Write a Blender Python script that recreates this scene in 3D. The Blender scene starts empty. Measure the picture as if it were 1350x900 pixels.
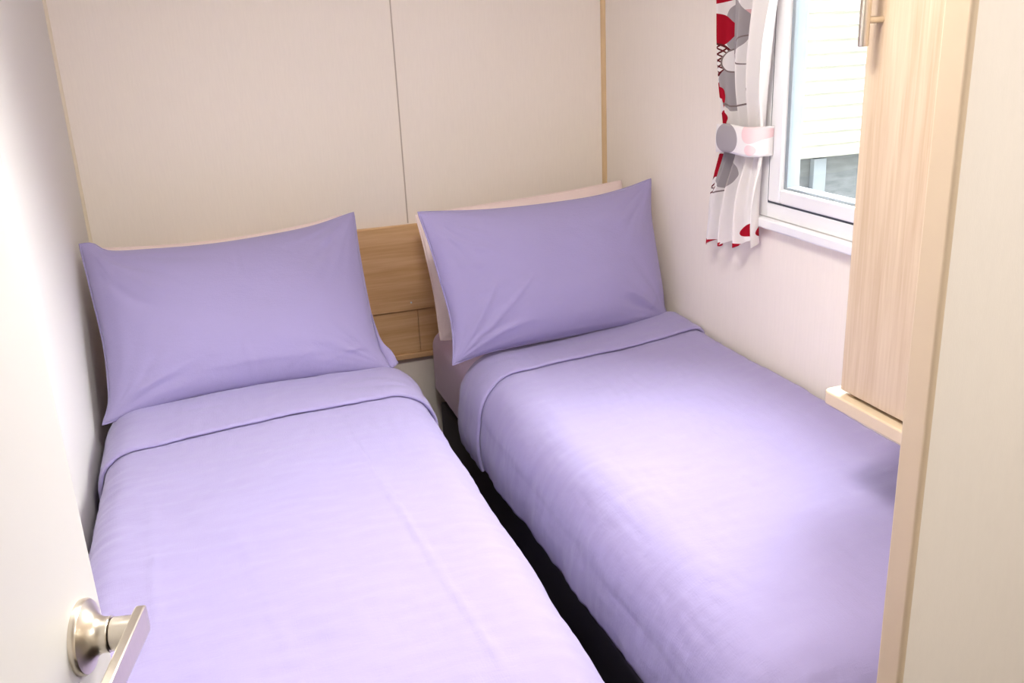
import bpy, bmesh, math, random
from mathutils import Vector, Matrix, noise

S = bpy.context.scene
COL = S.collection

# ---------------------------------------------------------------- camera
cam_d = bpy.data.cameras.new('camera')
cam = bpy.data.objects.new('camera', cam_d)
COL.objects.link(cam)
cam_d.sensor_width = 36.0
cam_d.lens = 1208.9 / 1350 * 36.0
cam_d.clip_start = 0.02
rr = Vector((0.94675524, -0.31899272, -0.04356783))
uu = Vector((0.14139523, 0.29039524, 0.94640266))
ff = Vector((0.28924367, 0.90217196, -0.32003726))
cam.matrix_world = Matrix(((rr.x, uu.x, -ff.x, 0), (rr.y, uu.y, -ff.y, 0),
                           (rr.z, uu.z, -ff.z, 1.42), (0, 0, 0, 1)))
S.camera = cam

# ---------------------------------------------------------------- light
S.view_settings.view_transform = 'Standard'
S.view_settings.look = 'None'
S.view_settings.gamma = 1.0
S.view_settings.use_curve_mapping = False
S.view_settings.exposure = 0.48
W = bpy.data.worlds.new('overcast_sky')
S.world = W
W.use_nodes = True
bgn = W.node_tree.nodes['Background']
bgn.inputs[0].default_value = (0.93, 0.97, 1.0, 1)
SKY = 1.0
bgn.inputs[1].default_value = SKY
LAMP_W = 14.0
HALL_W = 8.0


def area_light(name, loc, size, power, color, rot=(0, 0, 0), disk=True, size_y=None):
    d = bpy.data.lights.new(name, 'AREA')
    d.energy = power
    d.color = color
    d.shape = 'DISK' if disk else 'RECTANGLE'
    d.size = size
    if size_y:
        d.size_y = size_y
    o = bpy.data.objects.new(name, d)
    o.location = loc
    o.rotation_euler = rot
    COL.objects.link(o)
    return o


# sun behind thin cloud: a wide soft disc, coming in through the window
sd_ = bpy.data.lights.new('hazy_sun', 'SUN')
sd_.energy = 52.0
sd_.angle = math.radians(125)
sd_.color = (1.0, 0.985, 0.96)
sun = bpy.data.objects.new('hazy_sun', sd_)
COL.objects.link(sun)
sun.location = (6, 4, 8)
sun.rotation_euler = Vector((0.58, 0.56, 0.60)).to_track_quat('Z', 'Y').to_euler()

# unseen ceiling lamp of the bedroom; hall fill lamp added to light the partition
area_light('bedroom_lamp_light', (0.34, 1.02, 2.005), 0.40, LAMP_W, (1.0, 0.95, 0.88))
area_light('hallway_fill_light', (0.85, -0.10, 2.005), 0.30, HALL_W, (1.0, 0.98, 0.95))


# ---------------------------------------------------------------- materials
def srgb(r, g, b):
    def f(c):
        c /= 255.0
        return c / 12.92 if c <= 0.04045 else ((c + 0.055) / 1.055) ** 2.4
    return (f(r), f(g), f(b), 1)


class NT:
    def __init__(self, name):
        self.m = bpy.data.materials.new(name)
        self.m.use_nodes = True
        self.t = self.m.node_tree
        self.b = self.t.nodes['Principled BSDF']

    def n(self, typ, **kw):
        nd = self.t.nodes.new(typ)
        for k, v in kw.items():
            setattr(nd, k, v)
        return nd

    def l(self, a, b):
        self.t.links.new(a, b)

    def math(self, op, a, b=None):
        nd = self.n('ShaderNodeMath', operation=op)
        for i, v in enumerate((a, b)):
            if v is None:
                continue
            if isinstance(v, (int, float)):
                nd.inputs[i].default_value = v
            else:
                self.l(v, nd.inputs[i])
        return nd.outputs[0]

    def mix(self, fac, a, b):
        nd = self.n('ShaderNodeMix', data_type='RGBA')
        for s, v in ((nd.inputs[0], fac), (nd.inputs[6], a), (nd.inputs[7], b)):
            if isinstance(v, (int, float)):
                s.default_value = v
            elif isinstance(v, tuple):
                s.default_value = v
            else:
                self.l(v, s)
        return nd.outputs[2]

    def coords(self, scale=(1, 1, 1), rot=(0, 0, 0), which='Object'):
        tc = self.n('ShaderNodeTexCoord')
        mp = self.n('ShaderNodeMapping')
        mp.inputs['Scale'].default_value = scale
        mp.inputs['Rotation'].default_value = rot
        self.l(tc.outputs[which], mp.inputs[0])
        return mp.outputs[0]

    def noise(self, vec, scale, detail=3, rough=0.55):
        nd = self.n('ShaderNodeTexNoise')
        nd.inputs['Scale'].default_value = scale
        nd.inputs['Detail'].default_value = detail
        nd.inputs['Roughness'].default_value = rough
        self.l(vec, nd.inputs['Vector'])
        return nd.outputs['Fac']

    def bump(self, h, strength, dist=0.001):
        bp = self.n('ShaderNodeBump')
        bp.inputs['Strength'].default_value = strength
        bp.inputs['Distance'].default_value = dist
        self.l(h, bp.inputs['Height'])
        self.l(bp.outputs[0], self.b.inputs['Normal'])

    def set(self, color=None, rough=0.6, metal=0.0, spec=None):
        if color is not None:
            if isinstance(color, tuple):
                self.b.inputs['Base Color'].default_value = color
            else:
                self.l(color, self.b.inputs['Base Color'])
        self.b.inputs['Roughness'].default_value = rough
        self.b.inputs['Metallic'].default_value = metal
        if spec is not None:
            self.b.inputs['Specular IOR Level'].default_value = spec
        return self.m


def m_plain(name, col, rough=0.5, metal=0.0, var=0.03, scale=30):
    t = NT(name)
    v = t.noise(t.coords(), scale)
    dark = tuple(c * (1 - 2 * var) for c in col[:3]) + (1,)
    return t.set(t.mix(v, dark, col), rough, metal)


def m_vinyl(name, col, stretch=(60, 60, 4), amount=0.06):
    """woven wall vinyl with a faint vertical grain"""
    t = NT(name)
    v = t.noise(t.coords(stretch), 4.0, 4, 0.65)
    v2 = t.noise(t.coords((900, 900, 200)), 1.0, 2)
    dark = tuple(c * (1 - amount) for c in col[:3]) + (1,)
    lite = tuple(min(1, c * (1 + amount * 0.5)) for c in col[:3]) + (1,)
    t.bump(v2, 0.15, 0.0006)
    return t.set(t.mix(v, dark, lite), 0.62, 0, 0.25)


def m_wood(name, c1, c2, axis='z', scale=1.0, contrast=1.0):
    t = NT(name)
    st = {'x': (1.6, 26, 26), 'y': (26, 1.6, 26), 'z': (26, 26, 1.6)}[axis]
    st2 = {'x': (6, 190, 190), 'y': (190, 6, 190), 'z': (190, 190, 6)}[axis]
    a = t.noise(t.coords(tuple(s * scale for s in st)), 1.0, 5, 0.6)
    b = t.noise(t.coords(tuple(s * scale for s in st2)), 1.0, 3, 0.6)
    r = t.n('ShaderNodeValToRGB')
    r.color_ramp.elements[0].position = 0.40
    r.color_ramp.elements[1].position = 0.60
    t.l(a, r.inputs[0])
    fac = t.math('ADD', t.math('MULTIPLY', r.outputs[0], 0.45 * contrast), t.math('MULTIPLY', t.math('SUBTRACT', b, 0.25), 1.0 * contrast))
    t.bump(b, 0.12, 0.0006)
    return t.set(t.mix(fac, c2, c1), 0.48, 0, 0.35)


def m_fabric(name, col, var=0.05):
    t = NT(name)
    big = t.noise(t.coords(), 6.0, 4, 0.6)
    slub = t.noise(t.coords((60, 500, 60)), 1.0, 3, 0.6)
    slub2 = t.noise(t.coords((500, 60, 500)), 1.0, 3, 0.6)
    dark = tuple(c * (1 - var) for c in col[:3]) + (1,)
    lite = tuple(min(1, c * (1 + var)) for c in col[:3]) + (1,)
    f = t.math('ADD', t.math('MULTIPLY', big, 0.5), t.math('MULTIPLY', t.math('ADD', slub, slub2), 0.25))
    mid = t.noise(t.coords((14, 34, 24)), 1.0, 5, 0.65)
    h = t.math('ADD', t.math('MULTIPLY', t.math('ADD', slub, slub2), 0.35), t.math('MULTIPLY', mid, 1.6))
    t.bump(h, 0.42, 0.0022)
    m = t.set(t.mix(f, dark, lite), 0.85, 0, 0.15)
    t.b.inputs['Sheen Weight'].default_value = 0.25
    t.b.inputs['Sheen Roughness'].default_value = 0.5
    return m


M = {}
M['back_vinyl'] = m_vinyl('cream wall vinyl', srgb(249, 240, 229))
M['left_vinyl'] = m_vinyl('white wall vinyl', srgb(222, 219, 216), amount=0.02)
M['panel_vinyl'] = m_vinyl('beige partition vinyl', srgb(238, 230, 221), stretch=(40, 40, 9), amount=0.035)
M['ceiling'] = m_plain('white ceiling board', srgb(240, 236, 228), 0.7)
M['door_white'] = m_plain('white painted door', srgb(207, 206, 205), 0.45, var=0.008)
M['corner_tan'] = m_plain('tan corner moulding', srgb(224, 194, 150), 0.5)
M['corner_cream'] = m_plain('cream corner moulding', srgb(234, 222, 200), 0.5)
M['joint_grey'] = m_plain('grey beige joint strip', srgb(196, 182, 168), 0.6)
M['head_oak'] = m_wood('oak headboard laminate', srgb(234, 197, 150), srgb(204, 157, 108), 'x', 1.0, 1.0)
M['ward_oak'] = m_wood('pale oak laminate', srgb(214, 195, 172), srgb(188, 163, 136), 'z', 1.3, 1.0)
M['ward_edge'] = m_plain('cream oak edging', srgb(216, 196, 168), 0.4, var=0.02, scale=60)
M['post_oak'] = m_plain('pale oak corner post', srgb(206, 185, 159), 0.42, var=0.02, scale=50)
M['upvc'] = m_plain('white window plastic', srgb(244, 244, 246), 0.3, var=0.004)
M['gasket'] = m_plain('dark rubber gasket', srgb(70, 74, 84), 0.6)
M['bead'] = m_plain('grey glazing spacer', srgb(150, 160, 168), 0.35)
M['lilac'] = m_fabric('lilac cotton', srgb(160, 151, 194))
M['lilac_cuff'] = M['lilac']
M['lilac_sheet'] = m_fabric('lilac sheet cotton', srgb(212, 190, 220))
M['pink'] = m_fabric('pale pink cotton', srgb(240, 220, 215))
M['base_grey'] = m_plain('charcoal divan fabric', srgb(78, 74, 80), 0.9, var=0.1, scale=200)
M['foot_black'] = m_plain('black plastic foot', srgb(28, 28, 30), 0.5)
M['mattress_grey'] = m_plain('grey mattress ticking', srgb(84, 80, 88), 0.9, var=0.1, scale=150)


def m_carpet():
    t = NT('dark brown carpet')
    v = t.noise(t.coords(), 420, 3, 0.7)
    v2 = t.noise(t.coords(), 40, 3, 0.7)
    t.bump(v, 0.9, 0.006)
    return t.set(t.mix(t.math('MULTIPLY', v, v2), srgb(26, 20, 18), srgb(86, 66, 54)), 0.97, 0, 0.05)


M['carpet'] = m_carpet()


def m_nickel(name='brushed nickel', col=srgb(224, 216, 202), rough=0.3):
    t = NT(name)
    v = t.noise(t.coords((300, 300, 20)), 1.0, 2)
    t.bump(v, 0.06, 0.0004)
    return t.set(t.mix(v, tuple(c * 0.92 for c in col[:3]) + (1,), col), rough, 1.0)


M['nickel'] = m_nickel()
M['nickel_dark'] = m_nickel('shadow ring metal', srgb(70, 62, 54), 0.45)


def m_glass():
    t = NT('window glass')
    out = t.t.nodes['Material Output']
    tr = t.n('ShaderNodeBsdfTransparent')
    gl = t.n('ShaderNodeBsdfGlossy')
    gl.inputs['Roughness'].default_value = 0.02
    tr.inputs[0].default_value = (0.96, 0.98, 0.98, 1)
    fr = t.n('ShaderNodeLayerWeight')
    fr.inputs[0].default_value = 0.5
    fac = t.math('ADD', t.math('MULTIPLY', t.math('POWER', fr.outputs['Facing'], 5.0), 0.5), 0.025)
    mx = t.n('ShaderNodeMixShader')
    t.l(fac, mx.inputs[0])
    t.l(tr.outputs[0], mx.inputs[1])
    t.l(gl.outputs[0], mx.inputs[2])
    t.l(mx.outputs[0], out.inputs[0])
    return t.m


M['glass'] = m_glass()


def m_curtain():
    """printed curtain cotton: red, grey and pink pebbles and maroon line drawing on white.
    UV: u = metres along the window wall (y), v = metres up (z)."""
    t = NT('pebble print curtain cotton')
    uv = t.n('ShaderNodeUVMap')
    sep = t.n('ShaderNodeSeparateXYZ')
    t.l(uv.outputs[0], sep.inputs[0])
    # slight wobble so that outlines look hand drawn
    wob = t.noise(t.coords((1, 1, 1), which='UV'), 14.0, 2)
    wv = t.math('MULTIPLY', t.math('SUBTRACT', wob, 0.5), 0.012)
    U = t.math('ADD', sep.outputs[0], wv)
    V = t.math('ADD', sep.outputs[1], wv)

    def ell(cx, cy, rx, ry, rot=0.0):
        du = t.math('SUBTRACT', U, cx)
        dv = t.math('SUBTRACT', V, cy)
        c, s = math.cos(rot), math.sin(rot)
        a = t.math('ADD', t.math('MULTIPLY', du, c / rx), t.math('MULTIPLY', dv, s / rx))
        b = t.math('ADD', t.math('MULTIPLY', du, -s / ry), t.math('MULTIPLY', dv, c / ry))
        return t.math('SQRT', t.math('ADD', t.math('MULTIPLY', a, a), t.math('MULTIPLY', b, b)))

    RED = srgb(176, 22, 44)
    GREY = srgb(172, 166, 168)
    PINK = srgb(232, 188, 192)
    WHITE = srgb(246, 242, 240)
    MAR = srgb(104, 40, 44)
    DG = srgb(138, 124, 122)
    col = WHITE

    def fill(shape, c):
        nonlocal col
        col = t.mix(t.math('LESS_THAN', shape, 1.0), col, c)

    def ring(shape, w, c):
        nonlocal col
        d = t.math('ABSOLUTE', t.math('SUBTRACT', shape, 1.0))
        col = t.mix(t.math('LESS_THAN', d, w), col, c)

    def hatch(shape, freq, ang, c, w=0.28):
        nonlocal col
        p = t.math('ADD', t.math('MULTIPLY', U, math.cos(ang) * freq), t.math('MULTIPLY', V, math.sin(ang) * freq))
        st = t.math('LESS_THAN', t.math('FRACT', p), w)
        col = t.mix(t.math('MULTIPLY', st, t.math('LESS_THAN', shape, 1.0)), col, c)

    for sh in CURTAIN_PRINT:
        k = sh[0]
        e = ell(*sh[2:7])
        c = {'r': RED, 'g': GREY, 'p': PINK, 'w': WHITE, 'm': MAR, 'd': DG}[sh[1]]
        if k == 'fill':
            fill(e, c)
        elif k == 'ring':
            ring(e, sh[7], c)
        elif k == 'arc':
            d = t.math('ABSOLUTE', t.math('SUBTRACT', e, 1.0))
            col = t.mix(t.math('MULTIPLY', t.math('LESS_THAN', d, sh[7]), t.math('LESS_THAN', V, sh[3])), col, c)
        else:
            hatch(e, sh[7], sh[8], c)
    weave = t.noise(t.coords((900, 900, 900)), 1.0, 2)
    t.bump(weave, 0.1, 0.0005)
    m = t.set(col, 0.85, 0, 0.1)
    # thin cotton lets a little daylight through
    out = t.t.nodes['Material Output']
    tl = t.n('ShaderNodeBsdfTranslucent')
    t.l(col, tl.inputs[0])
    mx = t.n('ShaderNodeMixShader')
    mx.inputs[0].default_value = 0.25
    t.l(t.b.outputs[0], mx.inputs[1])
    t.l(tl.outputs[0], mx.inputs[2])
    t.l(mx.outputs[0], out.inputs[0])
    return m


# (op, colour, u, v, radius u, radius v, rotation, extra...)
CURTAIN_PRINT = [
    ('fill', 'r', 1.979, 1.510, 0.091, 0.054, 0),
    ('fill', 'r', 1.894, 1.522, 0.052, 0.057, 0),
    ('fill', 'p', 1.878, 1.400, 0.022, 0.027, 0),
    ('fill', 'g', 1.918, 1.398, 0.044, 0.059, 0),
    ('fill', 'r', 1.986, 1.395, 0.044, 0.040, 0),
    ('fill', 'w', 1.984, 1.330, 0.042, 0.039, 0),
    ('hatch', 'm', 1.984, 1.330, 0.042, 0.039, 0, 80.0, 0.9),
    ('hatch', 'm', 1.984, 1.330, 0.042, 0.039, 0, 95.0, 2.2),
    ('ring', 'm', 1.984, 1.330, 0.042, 0.039, 0, 0.06),
    ('fill', 'g', 1.937, 1.262, 0.034, 0.052, 0),
    ('fill', 'w', 1.937, 1.326, 0.023, 0.026, 0),
    ('ring', 'd', 1.937, 1.326, 0.024, 0.028, 0, 0.06),
    ('ring', 'd', 1.878, 1.345, 0.028, 0.032, 0.5, 0.05),
    ('fill', 'r', 1.996, 1.268, 0.014, 0.025, 0),
    ('fill', 'r', 1.969, 1.240, 0.012, 0.028, 0.2),
    ('arc', 'd', 1.915, 1.255, 0.065, 0.036, 0, 0.05),
    ('fill', 'r', 1.980, 1.198, 0.022, 0.019, 0),
    ('fill', 'r', 2.002, 1.078, 0.021, 0.035, 0.1),
    ('fill', 'g', 1.952, 1.070, 0.040, 0.052, -0.2),
    ('fill', 'w', 2.014, 1.030, 0.029, 0.024, 0),
    ('hatch', 'm', 2.014, 1.030, 0.029, 0.024, 0, 110.0, 0.7),
    ('arc', 'd', 1.985, 1.048, 0.050, 0.030, 0, 0.06),
    ('fill', 'r', 2.014, 0.897, 0.031, 0.007, 0.5),
    ('fill', 'r', 1.959, 0.884, 0.026, 0.007, -0.3),
    ('fill', 'r', 1.844, 0.918, 0.019, 0.019, 0.3),
    ('fill', 'r', 1.879, 0.890, 0.029, 0.008, 0.5),
]


# ---------------------------------------------------------------- mesh helpers
def build(name, bm, mat, parent=None, smooth=False, bevel=0.0, seg=2, angle=35):
    me = bpy.data.meshes.new(name)
    bmesh.ops.recalc_face_normals(bm, faces=bm.faces[:])
    bm.to_mesh(me)
    bm.free()
    o = bpy.data.objects.new(name, me)
    COL.objects.link(o)
    if mat:
        me.materials.append(mat)
    if parent:
        o.parent = parent
    if bevel:
        b = o.modifiers.new('bevel', 'BEVEL')
        b.width = bevel
        b.segments = seg
        b.limit_method = 'ANGLE'
        b.angle_limit = math.radians(40)
    if smooth or bevel:
        for p in me.polygons:
            p.use_smooth = True
        if not (smooth == 'full'):
            try:
                me.set_sharp_from_angle(angle=math.radians(angle))
            except Exception:
                pass
    return o


def add_box(bm, x0, x1, y0, y1, z0, z1):
    vs = [bm.verts.new((x, y, z)) for x in (x0, x1) for y in (y0, y1) for z in (z0, z1)]
    for f in ((0, 1, 3, 2), (4, 6, 7, 5), (0, 4, 5, 1), (2, 3, 7, 6), (0, 2, 6, 4), (1, 5, 7, 3)):
        bm.faces.new([vs[i] for i in f])


def boxes(*bs):
    bm = bmesh.new()
    for b in bs:
        add_box(bm, *b)
    return bm


def prism_z(pts, z0, z1):
    bm = bmesh.new()
    lo = [bm.verts.new((x, y, z0)) for x, y in pts]
    hi = [bm.verts.new((x, y, z1)) for x, y in pts]
    n = len(pts)
    bm.faces.new(lo)
    bm.faces.new(hi)
    for i in range(n):
        bm.faces.new((lo[i], lo[(i + 1) % n], hi[(i + 1) % n], hi[i]))
    return bm


def lathe(profile, axis='x', seg=48, center=(0, 0, 0), caps=True):
    """profile: (along, radius)"""
    bm = bmesh.new()
    rings = []
    for a, r in profile:
        ring = []
        for k in range(seg):
            t = 2 * math.pi * k / seg
            u, v = r * math.cos(t), r * math.sin(t)
            p = {'x': (a, u, v), 'y': (u, a, v), 'z': (u, v, a)}[axis]
            ring.append(bm.verts.new(Vector(p) + Vector(center)))
        rings.append(ring)
    for i in range(len(rings) - 1):
        for k in range(seg):
            bm.faces.new((rings[i][k], rings[i][(k + 1) % seg], rings[i + 1][(k + 1) % seg], rings[i + 1][k]))
    if caps:
        bm.faces.new(rings[0])
        bm.faces.new(rings[-1])
    return bm


def grid_mesh(fn, nu, nv, uvfn=None):
    bm = bmesh.new()
    vs = [[bm.verts.new(fn(i / nu, j / nv)) for j in range(nv + 1)] for i in range(nu + 1)]
    uvl = bm.loops.layers.uv.new('UVMap') if uvfn else None
    for i in range(nu):
        for j in range(nv):
            f = bm.faces.new((vs[i][j], vs[i + 1][j], vs[i + 1][j + 1], vs[i][j + 1]))
            if uvfn:
                for lp, (a, b) in zip(f.loops, ((i, j), (i + 1, j), (i + 1, j + 1), (i, j + 1))):
                    lp[uvl].uv = uvfn(a / nu, b / nv)
    return bm


def thing(name, label, cat, loc=(0, 0, 0), group=None):
    o = bpy.data.objects.new(name, None)
    COL.objects.link(o)
    o.location = loc
    o['label'] = label
    o['category'] = cat
    if group:
        o['group'] = group
    return o


def tag(o, label, cat, group=None):
    o['label'] = label
    o['category'] = cat
    if group:
        o['group'] = group
    return o


def adopt(child, parent):
    """parent a part built in world coordinates to an Empty that is only translated"""
    child.parent = parent
    child.matrix_parent_inverse = Matrix.Translation(-parent.location)
    return child


def structure(name, bm, mat, label=None, cat=None, **kw):
    o = build(name, bm, mat, **kw)
    o['kind'] = 'structure'
    if label:
        o['label'] = label
    if cat:
        o['category'] = cat
    return o


# ---------------------------------------------------------------- room shell
XL, XR, YB, ZC = -0.335, 1.227, 2.75, 2.03
YH = -1.10            # hallway end
structure('floor', boxes((XL - .06, XR + .06, YH, YB + .06, -0.06, 0.0)), M['carpet'],
          'dark brown carpet seen in the gap between the beds', 'floor')
structure('ceiling', boxes((XL - .06, XR + .06, YH, YB + .06, ZC, ZC + .05)), M['ceiling'],
          'white ceiling above the two beds', 'ceiling')
structure('wall_back', boxes((XL - .06, XR + .06, YB, YB + .06, 0, ZC)), M['back_vinyl'],
          'cream vinyl wall behind the pillows', 'wall')
structure('wall_left', boxes((XL - .06, XL, YH, YB, 0, ZC)), M['left_vinyl'],
          'white wall along the left side behind the door', 'wall')
structure('wall_hall', boxes((XL - .06, XR + .06, YH - .06, YH, 0, ZC)), M['back_vinyl'],
          'cream hallway wall behind the camera', 'wall')
WY0, WY1, WZ0, WZ1 = 1.17, 1.868, 0.985, 1.79
structure('wall_right', boxes((XR, XR + .06, WY1, YB, 0, ZC), (XR, XR + .06, YH, WY0, 0, ZC),
                              (XR, XR + .06, WY0, WY1, 0, WZ0), (XR, XR + .06, WY0, WY1, WZ1, ZC)),
          M['back_vinyl'], 'cream vinyl wall with the window on the right', 'wall')
# partition at the foot of the right bed, faced with beige vinyl
structure('wall_front', boxes((0.6530, XR, 0.672, 0.696, 0, ZC)), M['panel_vinyl'],
          'beige partition panel at the right edge of the photo', 'wall')


def quarter(cx, cy, sx, sy, r, z0, z1):
    pts = [(cx, cy)]
    for k in range(9):
        a = math.pi / 2 * k / 8
        pts.append((cx + sx * r * math.cos(a), cy + sy * r * math.sin(a)))
    return prism_z(pts, z0, z1)


structure('trim_1', quarter(XL, YB, 1, -1, .008, 0, ZC), M['corner_cream'],
          'cream corner moulding between left wall and back wall', 'moulding', smooth=True)
structure('trim_2', quarter(XR, YB, -1, -1, .012, 0, ZC), M['corner_tan'],
          'tan corner moulding between back wall and window wall', 'moulding', smooth=True)
structure('trim_3', boxes((0.5615, 0.5655, YB - .0018, YB, 0.876, ZC)), M['joint_grey'],
          'thin vertical joint strip in the back wall', 'joint strip', bevel=.0008)
post = boxes((0.640, 0.6490, 0.665, 0.699, 0, ZC))
structure('trim_4', post, M['post_oak'], 'pale oak post edging the beige partition', 'post', bevel=.0035, seg=4)

# ---------------------------------------------------------------- window
win = bpy.data.objects.new('window_1', None)
COL.objects.link(win)
win.location = (XR, 1.52, WZ0)
win['kind'] = 'structure'
win['label'] = 'white framed window beside the printed curtain'
win['category'] = 'window'


def frame_rect(x0, x1, y0, y1, z0, z1, wy, wz):
    return boxes((x0, x1, y0, y0 + wy, z0, z1), (x0, x1, y1 - wy, y1, z0, z1),
                 (x0, x1, y0 + wy, y1 - wy, z0, z0 + wz), (x0, x1, y0 + wy, y1 - wy, z1 - wz, z1))


adopt(build('window_frame', frame_rect(1.222, 1.285, WY0, WY1, WZ0, WZ1, 0.044, 0.034), M['upvc'], bevel=.002), win)
adopt(build('gasket', frame_rect(1.2225, 1.262, WY0 + .044, WY1 - .044, WZ0 + .034, WZ1 - .034, 0.0045, 0.0045), M['gasket']), win)
sash = adopt(build('sash', frame_rect(1.219, 1.268, WY0 + .0485, WY1 - .0485, WZ0 + .0385, WZ1 - .0385, 0.046, 0.032), M['upvc'], bevel=.004, seg=3), win)
gy0, gy1, gz0, gz1 = WY0 + .0945, WY1 - .0945, WZ0 + .0705, WZ1 - .0705
bead = build('glazing_bead', frame_rect(1.2285, 1.262, gy0, gy1, gz0, gz1, 0.011, 0.006), M['bead'], bevel=.0015)
bead.parent = sash
pane = build('pane', boxes((1.234, 1.239, gy0 + .012, gy1 - .012, gz0 + .005, gz1 - .005)), M['glass'])
pane.parent = sash
sill = boxes((1.203, 1.2265, WY0 - .03, 1.862, 0.962, 0.9845))
adopt(build('window_sill', sill, M['upvc'], bevel=.004, seg=3), win)

# ---------------------------------------------------------------- room door (standing ajar on the left)
TH = 0.22
door = bpy.data.objects.new('door_1', None)
COL.objects.link(door)
HX, HY = -0.135 - 0.60 * math.sin(TH), 0.737 - 0.60 * math.cos(TH)
door.location = (HX, HY, 0.0)
door.rotation_euler = (0, 0, -TH)
door['kind'] = 'structure'
door['label'] = 'white flush door standing open along the left wall'
door['category'] = 'door'
build('door_panel', boxes((-.036, 0, 0, .60, 0.006, 1.97)), M['door_white'], door, bevel=.0025, seg=3)
hz, hy = 0.983, 0.555
handle = bpy.data.objects.new('door_handle', None)
COL.objects.link(handle)
handle.parent = door
handle.location = (0, hy, hz)
handle['label'] = 'brushed nickel lever handle'
rose = lathe([(0.0, .0295), (.0035, .0297), (.0055, .0285), (.0065, .026), (.0085, .021), (.012, .0165), (.016, .0142),
              (.0205, .0138), (.0222, .0142), (.0230, .0138), (.0232, .011)], 'x')
build('rose', rose, M['nickel'], handle, smooth=True)
build('shadow_gap', lathe([(.0230, .0118), (.0246, .0118)], 'x'), M['nickel_dark'], handle, smooth=True)
build('neck', lathe([(.0242, .0128), (.0250, .0131), (.0395, .0131), (.040, .012)], 'x'), M['nickel'], handle, smooth=True)
lev = bmesh.new()
prof = [(.017, .0125), (.0185, .010), (.0185, -.008), (.016, -.0115), (-.060, -.0105), (-.105, -.0075), (-.110, -.003), (-.110, .006), (-.105, .0085), (-.05, .0115), (.012, .0135)]
lo = [lev.verts.new((.0385, y, z)) for y, z in prof]
hi = [lev.verts.new((.0465, y, z)) for y, z in prof]
lev.faces.new(lo)
lev.faces.new(hi)
for i in range(len(prof)):
    j = (i + 1) % len(prof)
    lev.faces.new((lo[i], lo[j], hi[j], hi[i]))
build('lever', lev, M['nickel'], handle, bevel=.0012, seg=3)
build('screw', lathe([(-.0005, .0016), (.0003, .0016)], 'z', 16, (.0195, .004, -.0138)), M['nickel_dark'], handle)

# ---------------------------------------------------------------- headboard
hb = thing('headboard', 'oak laminate headboard on the back wall behind both beds', 'headboard', (0.446, 2.73, 0.44))
adopt(build('upper_panel', boxes((XL + .002, XR - .002, 2.728, 2.7495, 0.604, 0.874)), M['head_oak'], bevel=.0025), hb)
adopt(build('lower_panel', boxes((XL + .002, 0.5685, 2.735, 2.7495, 0.462, 0.6035)), M['head_oak'], bevel=.0015), hb)
adopt(build('lower_panel', boxes((0.5695, XR - .002, 2.735, 2.7495, 0.462, 0.6035)), M['head_oak'], bevel=.0015), hb)
adopt(build('bottom_lip', boxes((XL + .002, XR - .002, 2.729, 2.7495, 0.444, 0.4615)), M['head_oak'], bevel=.002), hb)
cap = adopt(build('screw_cap', lathe([(2.7268, .0022), (2.7262, .003), (2.7282, .003)], 'y', 16, (0.549, 0, 0.630)), M['upvc'], smooth=True), hb)
cap['label'] = 'small white screw cap'


# ---------------------------------------------------------------- beds
def drape(a, b, x0, x1, y0, y1, r, rr_, top, side_bulge, drop):
    """lay a cloth point (a across, b along) over a soft box whose flat top is the
    rectangle x0..x1, y0..y1; r = bend radius on the open side, rr_ on the wall side."""
    ex = ey = 0.0
    if a < x0:
        ex = a - x0
    elif a > x1:
        ex = a - x1
    if b < y0:
        ey = b - y0
    e = math.hypot(ex, ey)
    px, py = min(max(a, x0), x1), max(b, y0)
    if e < 1e-9:
        return Vector((px, py, top)), Vector((0, 0, 1)), 0.0
    dx, dy = ex / e, ey / e
    rad = r if not (rr_[0] and ex * rr_[0] > 0) else rr_[1]
    q = rad * math.pi / 2
    if e < q:
        t = e / rad
        h, v = rad * math.sin(t), rad * (1 - math.cos(t))
        nr = Vector((dx * math.sin(t), dy * math.sin(t), math.cos(t)))
        hang = 0.0
    else:
        hang = e - q
        h, v = rad, rad + hang
        nr = Vector((dx, dy, 0))
        k = min(1.0, hang / drop)
        if rad != r:
            side_bulge = 0.0
        h += side_bulge * math.sin(k * math.pi * 0.9) - 0.028 * k * k
    return Vector((px + dx * h, py + dy * h, top - v)), nr, hang


def crease(p, line, amp, wid):
    (ax, ay), (bx, by) = line
    d = Vector((bx - ax, by - ay))
    L = d.length
    d /= L
    w = Vector((p[0] - ax, p[1] - ay))
    s = w.dot(d)
    t = w.x * d.y - w.y * d.x + 0.004 * noise.noise(Vector((s * 9, 3.1, 0)))
    if s < -0.05 or s > L + 0.05:
        return 0.0
    fade = max(0.0, min(1.0, (s + .05) / .08)) * max(0.0, min(1.0, (L + .05 - s) / .08))
    return amp * fade * math.exp(-(t / wid) ** 2)


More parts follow.
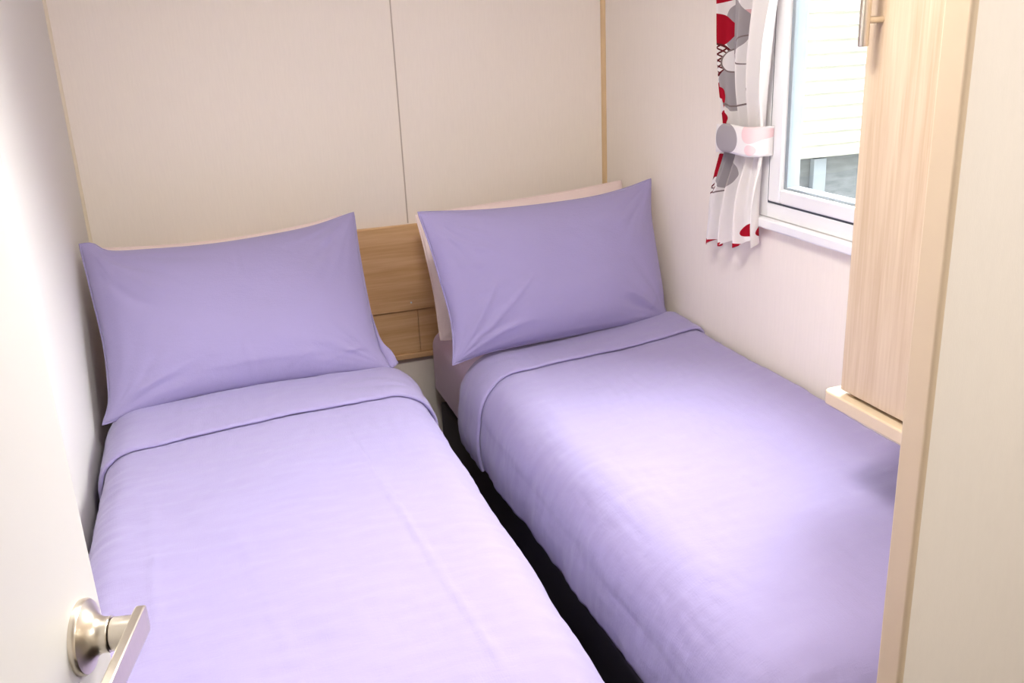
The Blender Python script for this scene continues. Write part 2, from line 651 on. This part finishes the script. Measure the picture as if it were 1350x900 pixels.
def duvet_surface(cfg, off=0.0):
    seed = cfg['seed']

    def fn(a, b):
        top = cfg['top'](a, b)
        p, nr, hang = drape(a, b, cfg['x0'], cfg['x1'], cfg['y0'], 9, cfg['r'], cfg['wall'], top, cfg['bulge'], cfg['drop'])
        # loose lumps, finer ripples and hanging folds
        d = (0.006 if b < 1.8 else 0.006 * max(0.25, 1 - (b - 1.8) / .2)) * noise.noise(Vector((a * 3.2, b * 2.3, seed)))
        d += (0.0035 if b < 1.85 else 0.0018) * noise.noise(Vector((a * 9 + seed, b * 7, seed * 2)))
        d += 0.0016 * noise.noise(Vector((a * 16, b * 42, seed * 3)))
        d += 0.0010 * noise.noise(Vector((a * 60, b * 22, seed * 5)))
        if hang > 0:
            k = min(1, hang / 0.14)
            d += k * (0.007 * noise.noise(Vector((b * 13 + seed, hang * 3, 7.7 + a))) + 0.004 * noise.noise(Vector((b * 30, hang * 5, 1.3))))
        for ln, amp, wd in cfg['creases']:
            d += crease((a, b), ln, amp, wd)
        return p + nr * (d + off)
    return fn


def cloth(name, fn, a0, a1, b0, b1, na, nb, mat, thick, skew=None, lift=0.0):
    def f(u, v):
        a = a0 + (a1 - a0) * u
        lo, hi = (b0, b1) if skew is None else skew(a)
        b = lo + (hi - lo) * v
        s_ = lift * max(0.0, min(1.0, (2.1 - b) / 1.1))      # the open hem rises towards the foot
        return fn(a + s_ * max(0.0, 1 - 3 * u), b)
    o = build(name, grid_mesh(f, na, nb), mat, smooth='full')
    sd = o.modifiers.new('thickness', 'SOLIDIFY')
    sd.thickness = thick
    sd.offset = -1
    # the outer face must look outwards
    me = o.data
    up = sum(1 for p in me.polygons if p.normal.z > 0)
    if up < len(me.polygons) / 2:
        me.flip_normals()
    return o


def rounded_slab(x0, x1, y0, y1, z0, z1, r, seg=6):
    bm = boxes((x0, x1, y0, y1, z0, z1))
    bmesh.ops.bevel(bm, geom=bm.edges[:] + bm.verts[:], offset=r, segments=seg, profile=0.5, affect='EDGES')
    return bm


def make_bed(label, x0, x1, loc):
    t = thing('bed', label, 'bed', loc, 'twin single beds')
    y0, y1 = 0.86, 2.715
    adopt(build('base', boxes((x0 + .012, x1 - .012, y0 + .01, y1, 0.075, 0.288)), M['base_grey'], bevel=.008), t)
    for fx in (x0 + .07, x1 - .07):
        for fy in (y0 + .10, y1 - .10):
            adopt(build('foot', lathe([(0.0, .022), (.004, .024), (.076, .027)], 'z', 20, (fx, fy, 0)), M['foot_black'], smooth=True), t)
    mt = adopt(build('mattress', rounded_slab(x0 + .004, x1 - .004, y0, y1 - .006, 0.289, 0.533, .060), M['mattress_grey'], smooth=True), t)

    def sheet(u, v):
        # a ring section that hugs the mattress, open below
        ys = y0 - .004 + (y1 + .008 - y0) * v
        c = .050
        prof = [(x0 - .006, .350), (x0 - .007, .42), (x0 - .006, .49)]
        for k in range(7):
            a = math.pi / 2 * k / 6
            prof.append((x0 - .006 + c * (1 - math.cos(a)), .492 + c * math.sin(a)))
        for k in range(7):
            a = math.pi / 2 * (1 - k / 6)
            prof.append((x1 + .006 - c * (1 - math.cos(a)), .492 + c * math.sin(a)))
        prof += [(x1 + .006, .49), (x1 + .007, .42), (x1 + .006, .350)]
        s = u * (len(prof) - 1)
        i = min(int(s), len(prof) - 2)
        w = s - i
        x = prof[i][0] * (1 - w) + prof[i + 1][0] * w
        z = prof[i][1] * (1 - w) + prof[i + 1][1] * w
        endd = min(v, 1 - v) * (y1 - y0)
        k = max(0.0, 1 - endd / .04)
        z -= .022 * k * k * (1 if z > .45 else 0)
        x += (.5 * (x0 + x1) - x) * .035 * k * k
        n = noise.noise(Vector((x * 7, ys * 14, z * 6)))
        return Vector((x + .002 * n, ys, z + .0015 * n))
    sh = build('fitted_sheet', grid_mesh(sheet, 60, 120), M['lilac_sheet'], smooth='full')
    sh.parent = mt
    return t


make_bed('left single bed under lilac bedding, against the white left wall', -0.298, 0.392, (0.03, 1.79, 0))
make_bed('right single bed under lilac bedding, below the window', 0.604, 1.212, (0.91, 1.79, 0))

# left duvet
cfgL = dict(seed=3.7, x0=-0.232, x1=0.345, y0=0.95, r=0.105, wall=(-1, 0.075), bulge=0.006, drop=0.22,
            top=lambda a, b: 0.588 + 0.010 * math.exp(-((a - .05) / .25) ** 2) + 0.012 * max(0, min(1, (b - 1.95) / .3)),
            creases=[(((0.22, 1.85), (0.29, 1.02)), 0.0034, .0045), (((-0.19, 1.72), (-0.17, 1.30)), 0.0022, .006),
                     (((-0.05, 1.66), (0.02, 1.1)), 0.0010, .007), (((-.25, 1.36), (.0, 1.40)), .0016, .008),
                     (((-.2, 1.50), (.1, 1.47)), .0010, .007)])
fnL = duvet_surface(cfgL)
skL = lambda a: (0.65, 2.225 + 0.02 * (a + .3))
dl = cloth('duvet', fnL, -0.232 - 0.118 - .16, 0.345 + 0.165 + .17, 0, 0, 180, 280, M['lilac'], 0.016, skL)
tag(dl, 'lilac duvet spread over the left bed, cuff turned down', 'duvet', 'duvets')
fold_lo = lambda a: 1.975 + 0.115 * (a + .30)


def cuff(fn, a0, a1, lo, hi, name='turned_down_cuff'):
    """the folded-over band: rounded leading edge sitting on the duvet"""
    T = 0.0105

    def f(u, v):
        a = a0 + (a1 - a0) * u
        l, h = lo(a), hi(a)
        if v < 0.18:                      # roll under at the fold
            t = v / 0.18
            ang = math.pi * (1 - t)
            y = l + 0.008 - 0.008 * math.sin(ang)
            off = T / 2 * (1 - math.cos(math.pi * t)) + 0.0008
        else:
            t = (v - .18) / .82
            y = l + .008 + (h - l - .008) * t
            off = T + 0.0008 - 0.006 * max(0, t - .85) / .15
        p = fn(a, y)
        e = 1e-3
        n = (fn(a + e, y) - fn(a - e, y)).cross(fn(a, y + e) - fn(a, y - e))
        if n.length > 0:
            n.normalize()
        return p + n * (off + .0016 * noise.noise(Vector((a * 13, y * 30, 4.4))))
    o = build(name, grid_mesh(f, 150, 44), M['lilac_cuff'], smooth='full')
    return o


cl = cuff(fnL, -0.232 - .118 - .10, 0.345 + .165 + .13, fold_lo, lambda a: 2.235 + .03 * (a + .3))
cl.parent = dl

# right duvet
cfgR = dict(seed=9.2, x0=0.690, x1=1.192, y0=0.93, r=0.118, wall=(1, 0.022), bulge=0.014, drop=0.20,
            top=lambda a, b: 0.592 + 0.038 * max(0.0, min(1.0, (a - .70) / .48)) ** 1.4 + 0.006 * max(0, min(1, (b - 1.95) / .3)),
            creases=[(((0.80, 1.75), (0.93, 1.15)), 0.0012, .005)])
fnR = duvet_surface(cfgR)
skR = lambda a: (0.63, 2.24)
dr = cloth('duvet', fnR, 0.690 - .186 - .125, 1.192 + .035 + .20, 0, 0, 180, 280, M['lilac'], 0.016, skR, 0.050)
tag(dr, 'lilac duvet spread over the right bed beneath the window', 'duvet', 'duvets')
cr = cuff(fnR, 0.690 - .186 - .120, 1.192 + .035 + .10, lambda a: 2.085 + .004 * math.sin(a * 17) - .035 * max(0, min(1, (0.64 - a) / .2)),
          lambda a: 2.255)
cr.parent = dr


# ---------------------------------------------------------------- pillows
def curve(pts):
    """chord-length interpolation (Catmull-Rom) through the points"""
    P = [Vector(p) for p in pts]
    d = [0.0]
    for i in range(1, len(P)):
        d.append(d[-1] + (P[i] - P[i - 1]).length)
    L = d[-1]

    def f(t):
        s = t * L
        i = 0
        while i < len(P) - 2 and d[i + 1] < s:
            i += 1
        w = (s - d[i]) / (d[i + 1] - d[i])
        p1, p2 = P[i], P[i + 1]
        p0 = P[i - 1] if i > 0 else p1 * 2 - p2
        p3 = P[i + 2] if i + 2 < len(P) else p2 * 2 - p1
        return 0.5 * ((2 * p1) + (p2 - p0) * w + (2 * p0 - 5 * p1 + 4 * p2 - p3) * w * w + (3 * p1 - p0 - 3 * p2 + p3) * w ** 3)
    return f


def pillow(name, top, bottom, left, right, front, back, seed, mat, label, creases=(), sag=0.25, N=(110, 80)):
    T, B, Lc, Rc = curve(top), curve(bottom), curve(left), curve(right)   # left/right run top -> bottom
    p00, p10, p01, p11 = Vector(bottom[0]), Vector(bottom[-1]), Vector(top[0]), Vector(top[-1])
    nrm = (p10 - p00).cross(p01 - p00).normalized()
    if nrm.y > 0:
        nrm = -nrm                       # towards the camera side

    def base(u, v):
        a = B(u) * (1 - v) + T(u) * v + Lc(1 - v) * (1 - u) + Rc(1 - v) * u
        c = p00 * (1 - u) * (1 - v) + p10 * u * (1 - v) + p01 * (1 - u) * v + p11 * u * v
        return a - c

    def infl(u, v):
        a, b = abs(2 * u - 1), abs(2 * v - 1)
        h = max(0.0, (1 - a ** 2.4)) * max(0.0, (1 - b ** 2.2))
        return h ** 0.52 * (1 + sag * (0.5 - v))

    def wr(u, v):
        w = 0.0
        for cu, cv in ((0, 0), (1, 0), (0, 1), (1, 1)):
            du, dv = u - cu, (v - cv) * .68
            r = math.hypot(du, dv)
            ang = math.atan2(abs(dv), abs(du))
            w += 0.010 * math.exp(-((r - .16) / .13) ** 2) * noise.noise(Vector((ang * 6.5 + cu * 9, r * 3 + cv * 5, seed)))
        w += 0.006 * noise.noise(Vector((u * 4, v * 3, seed + 5))) + 0.0022 * noise.noise(Vector((u * 11, v * 9, seed + 8)))
        for (u0, v0), (u1, v1), amp, wid in creases:
            w += crease((u, v), ((u0, v0), (u1, v1)), amp, wid)
        # pulls along the bottom edge
        w += 0.006 * math.exp(-(v / .10) ** 2) * noise.noise(Vector((u * 17, v * 4, seed + 2)))
        w += 0.004 * math.exp(-((1 - v) / .08) ** 2) * noise.noise(Vector((u * 13, v * 4, seed + 3)))
        return w

    bm = bmesh.new()
    nu, nv = N
    F, K = {}, {}
    for i in range(nu + 1):
        for j in range(nv + 1):
            # denser rows near the rim so the seam stays crisp
            u = 0.5 - 0.5 * math.cos(math.pi * i / nu)
            v = 0.5 - 0.5 * math.cos(math.pi * j / nv)
            u, v = .5 * u + .5 * i / nu, .5 * v + .5 * j / nv
            p = base(u, v)
            h = infl(u, v)
            rim = i in (0, nu) or j in (0, nv)
            edge = min(1.0, 6 * min(u, 1 - u, v, 1 - v))
            F[i, j] = bm.verts.new(p + nrm * (front * h + wr(u, v) * edge))
            K[i, j] = F[i, j] if rim else bm.verts.new(p - nrm * (back * h + .3 * wr(1 - u, v) * edge))
    for i in range(nu):
        for j in range(nv):
            bm.faces.new((F[i, j], F[i + 1, j], F[i + 1, j + 1], F[i, j + 1]))
            q = (K[i, j], K[i, j + 1], K[i + 1, j + 1], K[i + 1, j])
            if len(set(q)) >= 3 and bm.faces.get(q) is None:
                try:
                    bm.faces.new(q)
                except ValueError:
                    pass
    o = build(name, bm, mat, smooth='full')
    # stitched seam running round the rim
    rimpts = [base(t, 0) for t in [k / 60 for k in range(60)]] + [base(1, t) for t in [k / 40 for k in range(40)]] + \
             [base(1 - t, 1) for t in [k / 60 for k in range(60)]] + [base(0, 1 - t) for t in [k / 40 for k in range(40)]]
    sm = bmesh.new()
    rings = []
    n = len(rimpts)
    for k in range(n):
        tdir = (rimpts[(k + 1) % n] - rimpts[k - 1]).normalized()
        side = tdir.cross(nrm).normalized()
        rings.append([sm.verts.new(rimpts[k] + side * (.0026 * math.cos(a)) + nrm * (.0022 * math.sin(a))) for a in [math.pi / 3 * q for q in range(6)]])
    for k in range(n):
        for q in range(6):
            sm.faces.new((rings[k][q], rings[k][(q + 1) % 6], rings[(k + 1) % n][(q + 1) % 6], rings[(k + 1) % n][q]))
    build('seam', sm, mat, o, smooth='full')
    return tag(o, label, 'pillow', 'pillows')


LP_top = [(-.320, 2.435, .972), (-.291, 2.436, .970), (-.254, 2.425, .949), (-.158, 2.428, .942), (-.031, 2.436, .937), (.103, 2.449, .940), (.243, 2.467, .950), (.363, 2.492, .972)]
LP_bot = [(-.314, 2.185, .590), (-.221, 2.202, .604), (-.099, 2.216, .611), (.027, 2.227, .611), (.158, 2.236, .609), (.294, 2.244, .603), (.389, 2.244, .591)]
LP_lef = [(-.320, 2.435, .972), (-.306, 2.366, .866), (-.292, 2.292, .751), (-.292, 2.235, .664), (-.297, 2.210, .626), (-.314, 2.185, .590)]
LP_rig = [(.363, 2.492, .972), (.358, 2.425, .870), (.358, 2.342, .744), (.364, 2.283, .654), (.374, 2.266, .627), (.389, 2.244, .591)]
lpo = pillow('pillow', LP_top, LP_bot, LP_lef, LP_rig, .085, .075, 1.3, M['lilac'], 'lilac pillow leaning at the head of the left bed',
       [((.04, .93), (.24, .66), .006, .014), ((.03, .80), (.20, .58), -.005, .02), ((.05, .97), (.34, .88), -.004, .02), ((.50, .02), (.49, .26), .003, .006),
        ((.53, .97), (.52, .72), .002, .006), ((.10, .10), (.30, .20), .004, .018), ((.78, .08), (.92, .16), .005, .014), ((.62, .05), (.70, .14), .004, .012)])
fi = curve([(.356, 2.342, .744), (.362, 2.283, .654), (.371, 2.266, .627), (.384, 2.246, .598)])
fo = curve([(.359, 2.345, .742), (.372, 2.290, .672), (.394, 2.268, .638), (.406, 2.252, .608)])
fl = build('hem_flap', grid_mesh(lambda u, v: fi(v) * (1 - u) + fo(v) * u + Vector((0, -.006 * math.sin(math.pi * u), .002 * math.sin(9 * v))), 10, 24), M['lilac'], lpo, smooth='full')
sdf = fl.modifiers.new('thickness', 'SOLIDIFY')
sdf.thickness = .003
RP_top = [(.505, 2.323, .986), (.554, 2.325, .982), (.690, 2.330, .972), (.844, 2.340, .969), (1.006, 2.351, .973), (1.116, 2.363, .986), (1.200, 2.375, 1.003)]
RP_bot = [(.537, 2.190, .603), (.631, 2.202, .618), (.763, 2.212, .623), (.922, 2.223, .624), (1.065, 2.233, .625), (1.194, 2.243, .629)]
RP_lef = [(.505, 2.323, .986), (.524, 2.294, .899), (.539, 2.261, .803), (.550, 2.231, .716), (.547, 2.208, .650), (.537, 2.190, .603)]
RP_rig = [(1.200, 2.375, 1.003), (1.184, 2.342, .913), (1.183, 2.310, .821), (1.185, 2.270, .707), (1.183, 2.252, .655), (1.194, 2.243, .629)]
pillow('pillow', RP_top, RP_bot, RP_lef, RP_rig, .075, .055, 6.1, M['lilac'], 'lilac pillow leaning at the head of the right bed, near the window',
       [((.06, .42), (.34, .47), .003, .006), ((.09, .22), (.20, .46), .006, .012), ((.15, .17), (.33, .45), .005, .012), ((.04, .82), (.20, .70), .005, .016),
        ((.05, .62), (.17, .60), .004, .012), ((.05, .08), (.26, .16), .005, .016), ((.88, .05), (.96, .22), .004, .012)])
PK_top = [(.556, 2.591, .927), (.769, 2.595, .937), (1.013, 2.600, .949), (1.214, 2.606, .966)]
PK_bot = [(.573, 2.463, .583), (.80, 2.463, .570), (1.0, 2.463, .570), (1.205, 2.463, .583)]
PK_lef = [(.556, 2.591, .927), (.567, 2.555, .830), (.575, 2.508, .704), (.573, 2.463, .583)]
PK_rig = [(1.214, 2.606, .966), (1.200, 2.555, .830), (1.197, 2.508, .704), (1.205, 2.463, .583)]
pillow('pillow', PK_top, PK_bot, PK_lef, PK_rig, .050, .055, 4.2, M['pink'], 'pale pink pillow tucked behind the right lilac pillow')

LK_top = [(-.285, 2.592, .926), (-.167, 2.589, .918), (-.031, 2.588, .915), (.110, 2.590, .920), (.257, 2.594, .934), (.345, 2.600, .949)]
LK_bot = [(-.285, 2.470, .578), (-.05, 2.470, .566), (.15, 2.470, .566), (.340, 2.470, .578)]
LK_lef = [(-.285, 2.592, .926), (-.276, 2.555, .830), (-.274, 2.508, .704), (-.285, 2.470, .578)]
LK_rig = [(.345, 2.600, .949), (.334, 2.555, .830), (.332, 2.508, .704), (.340, 2.470, .578)]
pillow('pillow', LK_top, LK_bot, LK_lef, LK_rig, .045, .055, 2.9, M['pink'], 'pale pink pillow almost hidden behind the left lilac pillow')

# ---------------------------------------------------------------- curtain
cu = thing('curtain', 'white curtain with red and grey pebble print, tied back left of the window', 'curtain', (1.195, 1.92, 0.885))
cloth_mat = m_curtain()
c_left = curve([(2.030, 0, 1.80), (2.019, 0, 1.47), (2.012, 0, 1.315), (1.996, 0, 1.185), (2.002, 0, 1.12), (2.030, 0, .99), (2.047, 0, .887)])
c_right = curve([(1.700, 0, 1.80), (1.770, 0, 1.47), (1.790, 0, 1.315), (1.812, 0, 1.19), (1.814, 0, 1.13), (1.812, 0, .99), (1.808, 0, .925)])


def curtain_fn(u, v):
    L, R_ = c_left(v), c_right(v)
    p = L * (1 - u) + R_ * u
    pin = math.exp(-((p.z - 1.155) / .10) ** 2)
    amp = .021 * (1 - .62 * pin)
    ph = 2 * math.pi * 3.6 * (u + .025 * math.sin(7 * v + 3 * u))
    x = 1.186 + .010 * pin + amp * math.sin(ph + .6) + .005 * math.sin(2.3 * ph + 1 + 4 * v) + .006 * pin
    y = p.x + .006 * math.cos(ph)
    z = p.z + .006 * math.sin(ph * 1.0 + 1.2) * (1 if v > .9 else 0) * (v - .9) * 10
    return Vector((min(x, 1.2165), y, z))


clm = grid_mesh(curtain_fn, 120, 110, lambda u, v: ((c_left(v) * (1 - u) + c_right(v) * u).x, c_left(v).z))
cob = adopt(build('cloth', clm, cloth_mat, smooth='full'), cu)


def tie_fn(u, v):
    # band wrapped round the front of the gathered cloth, v = height
    s = u
    y = 1.992 - .188 * s
    x = 1.2185 - .054 * (max(0.0, 1 - abs(2 * s - 1) ** 6)) ** .45
    z0 = 1.120 + .012 * s + .004 * math.sin(s * 5)
    z = z0 + .066 * v - .004 * math.sin(math.pi * v) * 0
    return Vector((x - .002 * math.sin(math.pi * v), y, z))


def m_tie():
    t = NT('pebble print tieback cotton')
    uv = t.n('ShaderNodeUVMap')
    sep = t.n('ShaderNodeSeparateXYZ')
    t.l(uv.outputs[0], sep.inputs[0])
    col = srgb(247, 243, 242)
    for c, cx, cy, rx, ry in ((srgb(168, 162, 166), .40, .50, .26, .52), (srgb(244, 212, 214), .88, .78, .13, .34),
                              (srgb(246, 216, 218), .88, .22, .07, .18)):
        a = t.math('DIVIDE', t.math('SUBTRACT', sep.outputs[0], cx), rx)
        b = t.math('DIVIDE', t.math('SUBTRACT', sep.outputs[1], cy), ry)
        d = t.math('ADD', t.math('MULTIPLY', a, a), t.math('MULTIPLY', b, b))
        col = t.mix(t.math('LESS_THAN', d, 1.0), col, c)
    return t.set(col, 0.85, 0, 0.1)


tb = adopt(build('tieback', grid_mesh(tie_fn, 50, 10, lambda u, v: (u, v)), m_tie(), smooth='full'), cu)
tb['label'] = 'white band with one grey pebble'
sd = tb.modifiers.new('thickness', 'SOLIDIFY')
sd.thickness = .0025
rail = thing('curtain_rail', 'white curtain rail above the window', 'curtain rail', (1.2, 1.6, 1.81))
adopt(build('rail', boxes((1.176, 1.200, 1.25, 2.06, 1.803, 1.820)), M['upvc'], bevel=.003), rail)
for yy in (1.32, 2.0):
    adopt(build('bracket', boxes((1.194, 1.2265, yy, yy + .02, 1.806, 1.832)), M['upvc'], bevel=.002), rail)

# ---------------------------------------------------------------- wardrobe over the foot of the right bed
wd = thing('wardrobe', 'pale oak hanging wardrobe fixed above the foot of the right bed', 'wardrobe', (1.09, .95, .788))
# rounded base board
rb = .016
pts = [(1.2255, .702), (1.2255, 1.237)]
for k in range(9):
    a = math.pi / 2 * k / 8
    pts.append((.955 + rb - rb * math.sin(a), 1.237 - rb + rb * math.cos(a)))
pts += [(.955, .702)]
adopt(build('base_board', prism_z(pts, .788, .812), M['ward_edge'], bevel=.003, seg=3), wd)
adopt(build('carcass', boxes((.988, 1.2255, 1.190, 1.206, .8125, 2.025), (.988, 1.2255, .702, .718, .8125, 2.025),
                             (1.214, 1.2255, .718, 1.190, .8125, 2.025), (.988, 1.214, .718, 1.190, 2.008, 2.025)), M['ward_oak'], bevel=.001), wd)
wdoor = adopt(build('door', boxes((.970, .9865, .704, 1.207, .819, 2.0)), M['ward_oak'], bevel=.0015), wd)
hbm = lathe([(1.376, .0068), (1.378, .0078), (1.560, .0078), (1.562, .0068)], 'z', 28, (.940, 1.178, 0))
for zz in (1.413, 1.523):
    b2 = lathe([(.940, .0052), (.9702, .0052)], 'x', 20, (0, 1.178, zz))
    tmp = bpy.data.meshes.new('tmp')
    b2.to_mesh(tmp)
    hbm.from_mesh(tmp)
    b2.free()
    bpy.data.meshes.remove(tmp)
hd = build('handle', hbm, M['nickel'], smooth=True)
hd.parent = wdoor
hd['label'] = 'brushed nickel bar handle'

# ---------------------------------------------------------------- ceiling lamp fittings: bedroom, and the added hall fill light
for nm, x, y, lb in (('ceiling_lamp', .34, 1.02, 'round white ceiling lamp over the beds'),
                     ('ceiling_lamp', 0.85, -0.10, 'round white fitting of the added hallway fill light')):
    tag(build(nm, lathe([(2.009, .205), (2.014, .215), (2.0295, .218)], 'z', 40, (x, y, 0)), M['upvc'], smooth=True), lb, 'lamp')

# ---------------------------------------------------------------- outside the window
M['siding'] = m_plain('cream caravan cladding', srgb(189, 191, 183), 0.5, var=0.01)
M['skirt'] = None
ts = NT('grey skirting panel')
v = ts.noise(ts.coords((8, 8, 30)), 1.0, 5, 0.7)
M['skirt'] = ts.set(ts.mix(v, srgb(66, 74, 80), srgb(146, 152, 156)), 0.8)
tg = NT('grey gravel')
v = tg.noise(tg.coords(), 30, 4, 0.7)
M['gravel'] = tg.set(tg.mix(v, srgb(90, 88, 84), srgb(150, 148, 142)), 0.95)
structure('ground', boxes((1.6, 9, -3, 10, -.62, -.55)), M['gravel'], 'grey gravel ground outside the window', 'ground')
nb = thing('caravan', 'pale clad caravan standing outside the window', 'caravan', (4.2, 4.9, -.55))
sd_bm = bmesh.new()
NX0, NX1, NY = 2.3, 7.0, 4.80
pitch = .076
zz = .607
prof = []
while zz < 2.9:
    prof += [(NY - .004, zz), (NY - .022, zz + .005), (NY - .019, zz + pitch * .55), (NY - .004, zz + pitch * .96)]
    zz += pitch
a_ = [sd_bm.verts.new((NX0, y, z)) for y, z in prof]
b_ = [sd_bm.verts.new((NX1, y, z)) for y, z in prof]
for i in range(len(prof) - 1):
    sd_bm.faces.new((a_[i], a_[i + 1], b_[i + 1], b_[i]))
adopt(build('cladding', sd_bm, M['siding'], smooth=True, angle=20), nb)
adopt(build('body', boxes((NX0, NX1, NY, NY + 2.4, .60, 2.95)), M['siding'], bevel=.03), nb)
adopt(build('skirt', boxes((NX0 + .03, NX1 - .03, NY + .05, NY + 2.3, -.55, .60)), M['skirt']), nb)
M['leg_blue'] = m_plain('pale blue grey support', srgb(140, 150, 160), 0.6)
adopt(build('support_leg', boxes((3.54, 3.63, NY + .005, NY + .047, -.55, .598)), M['leg_blue'], bevel=.004), nb)
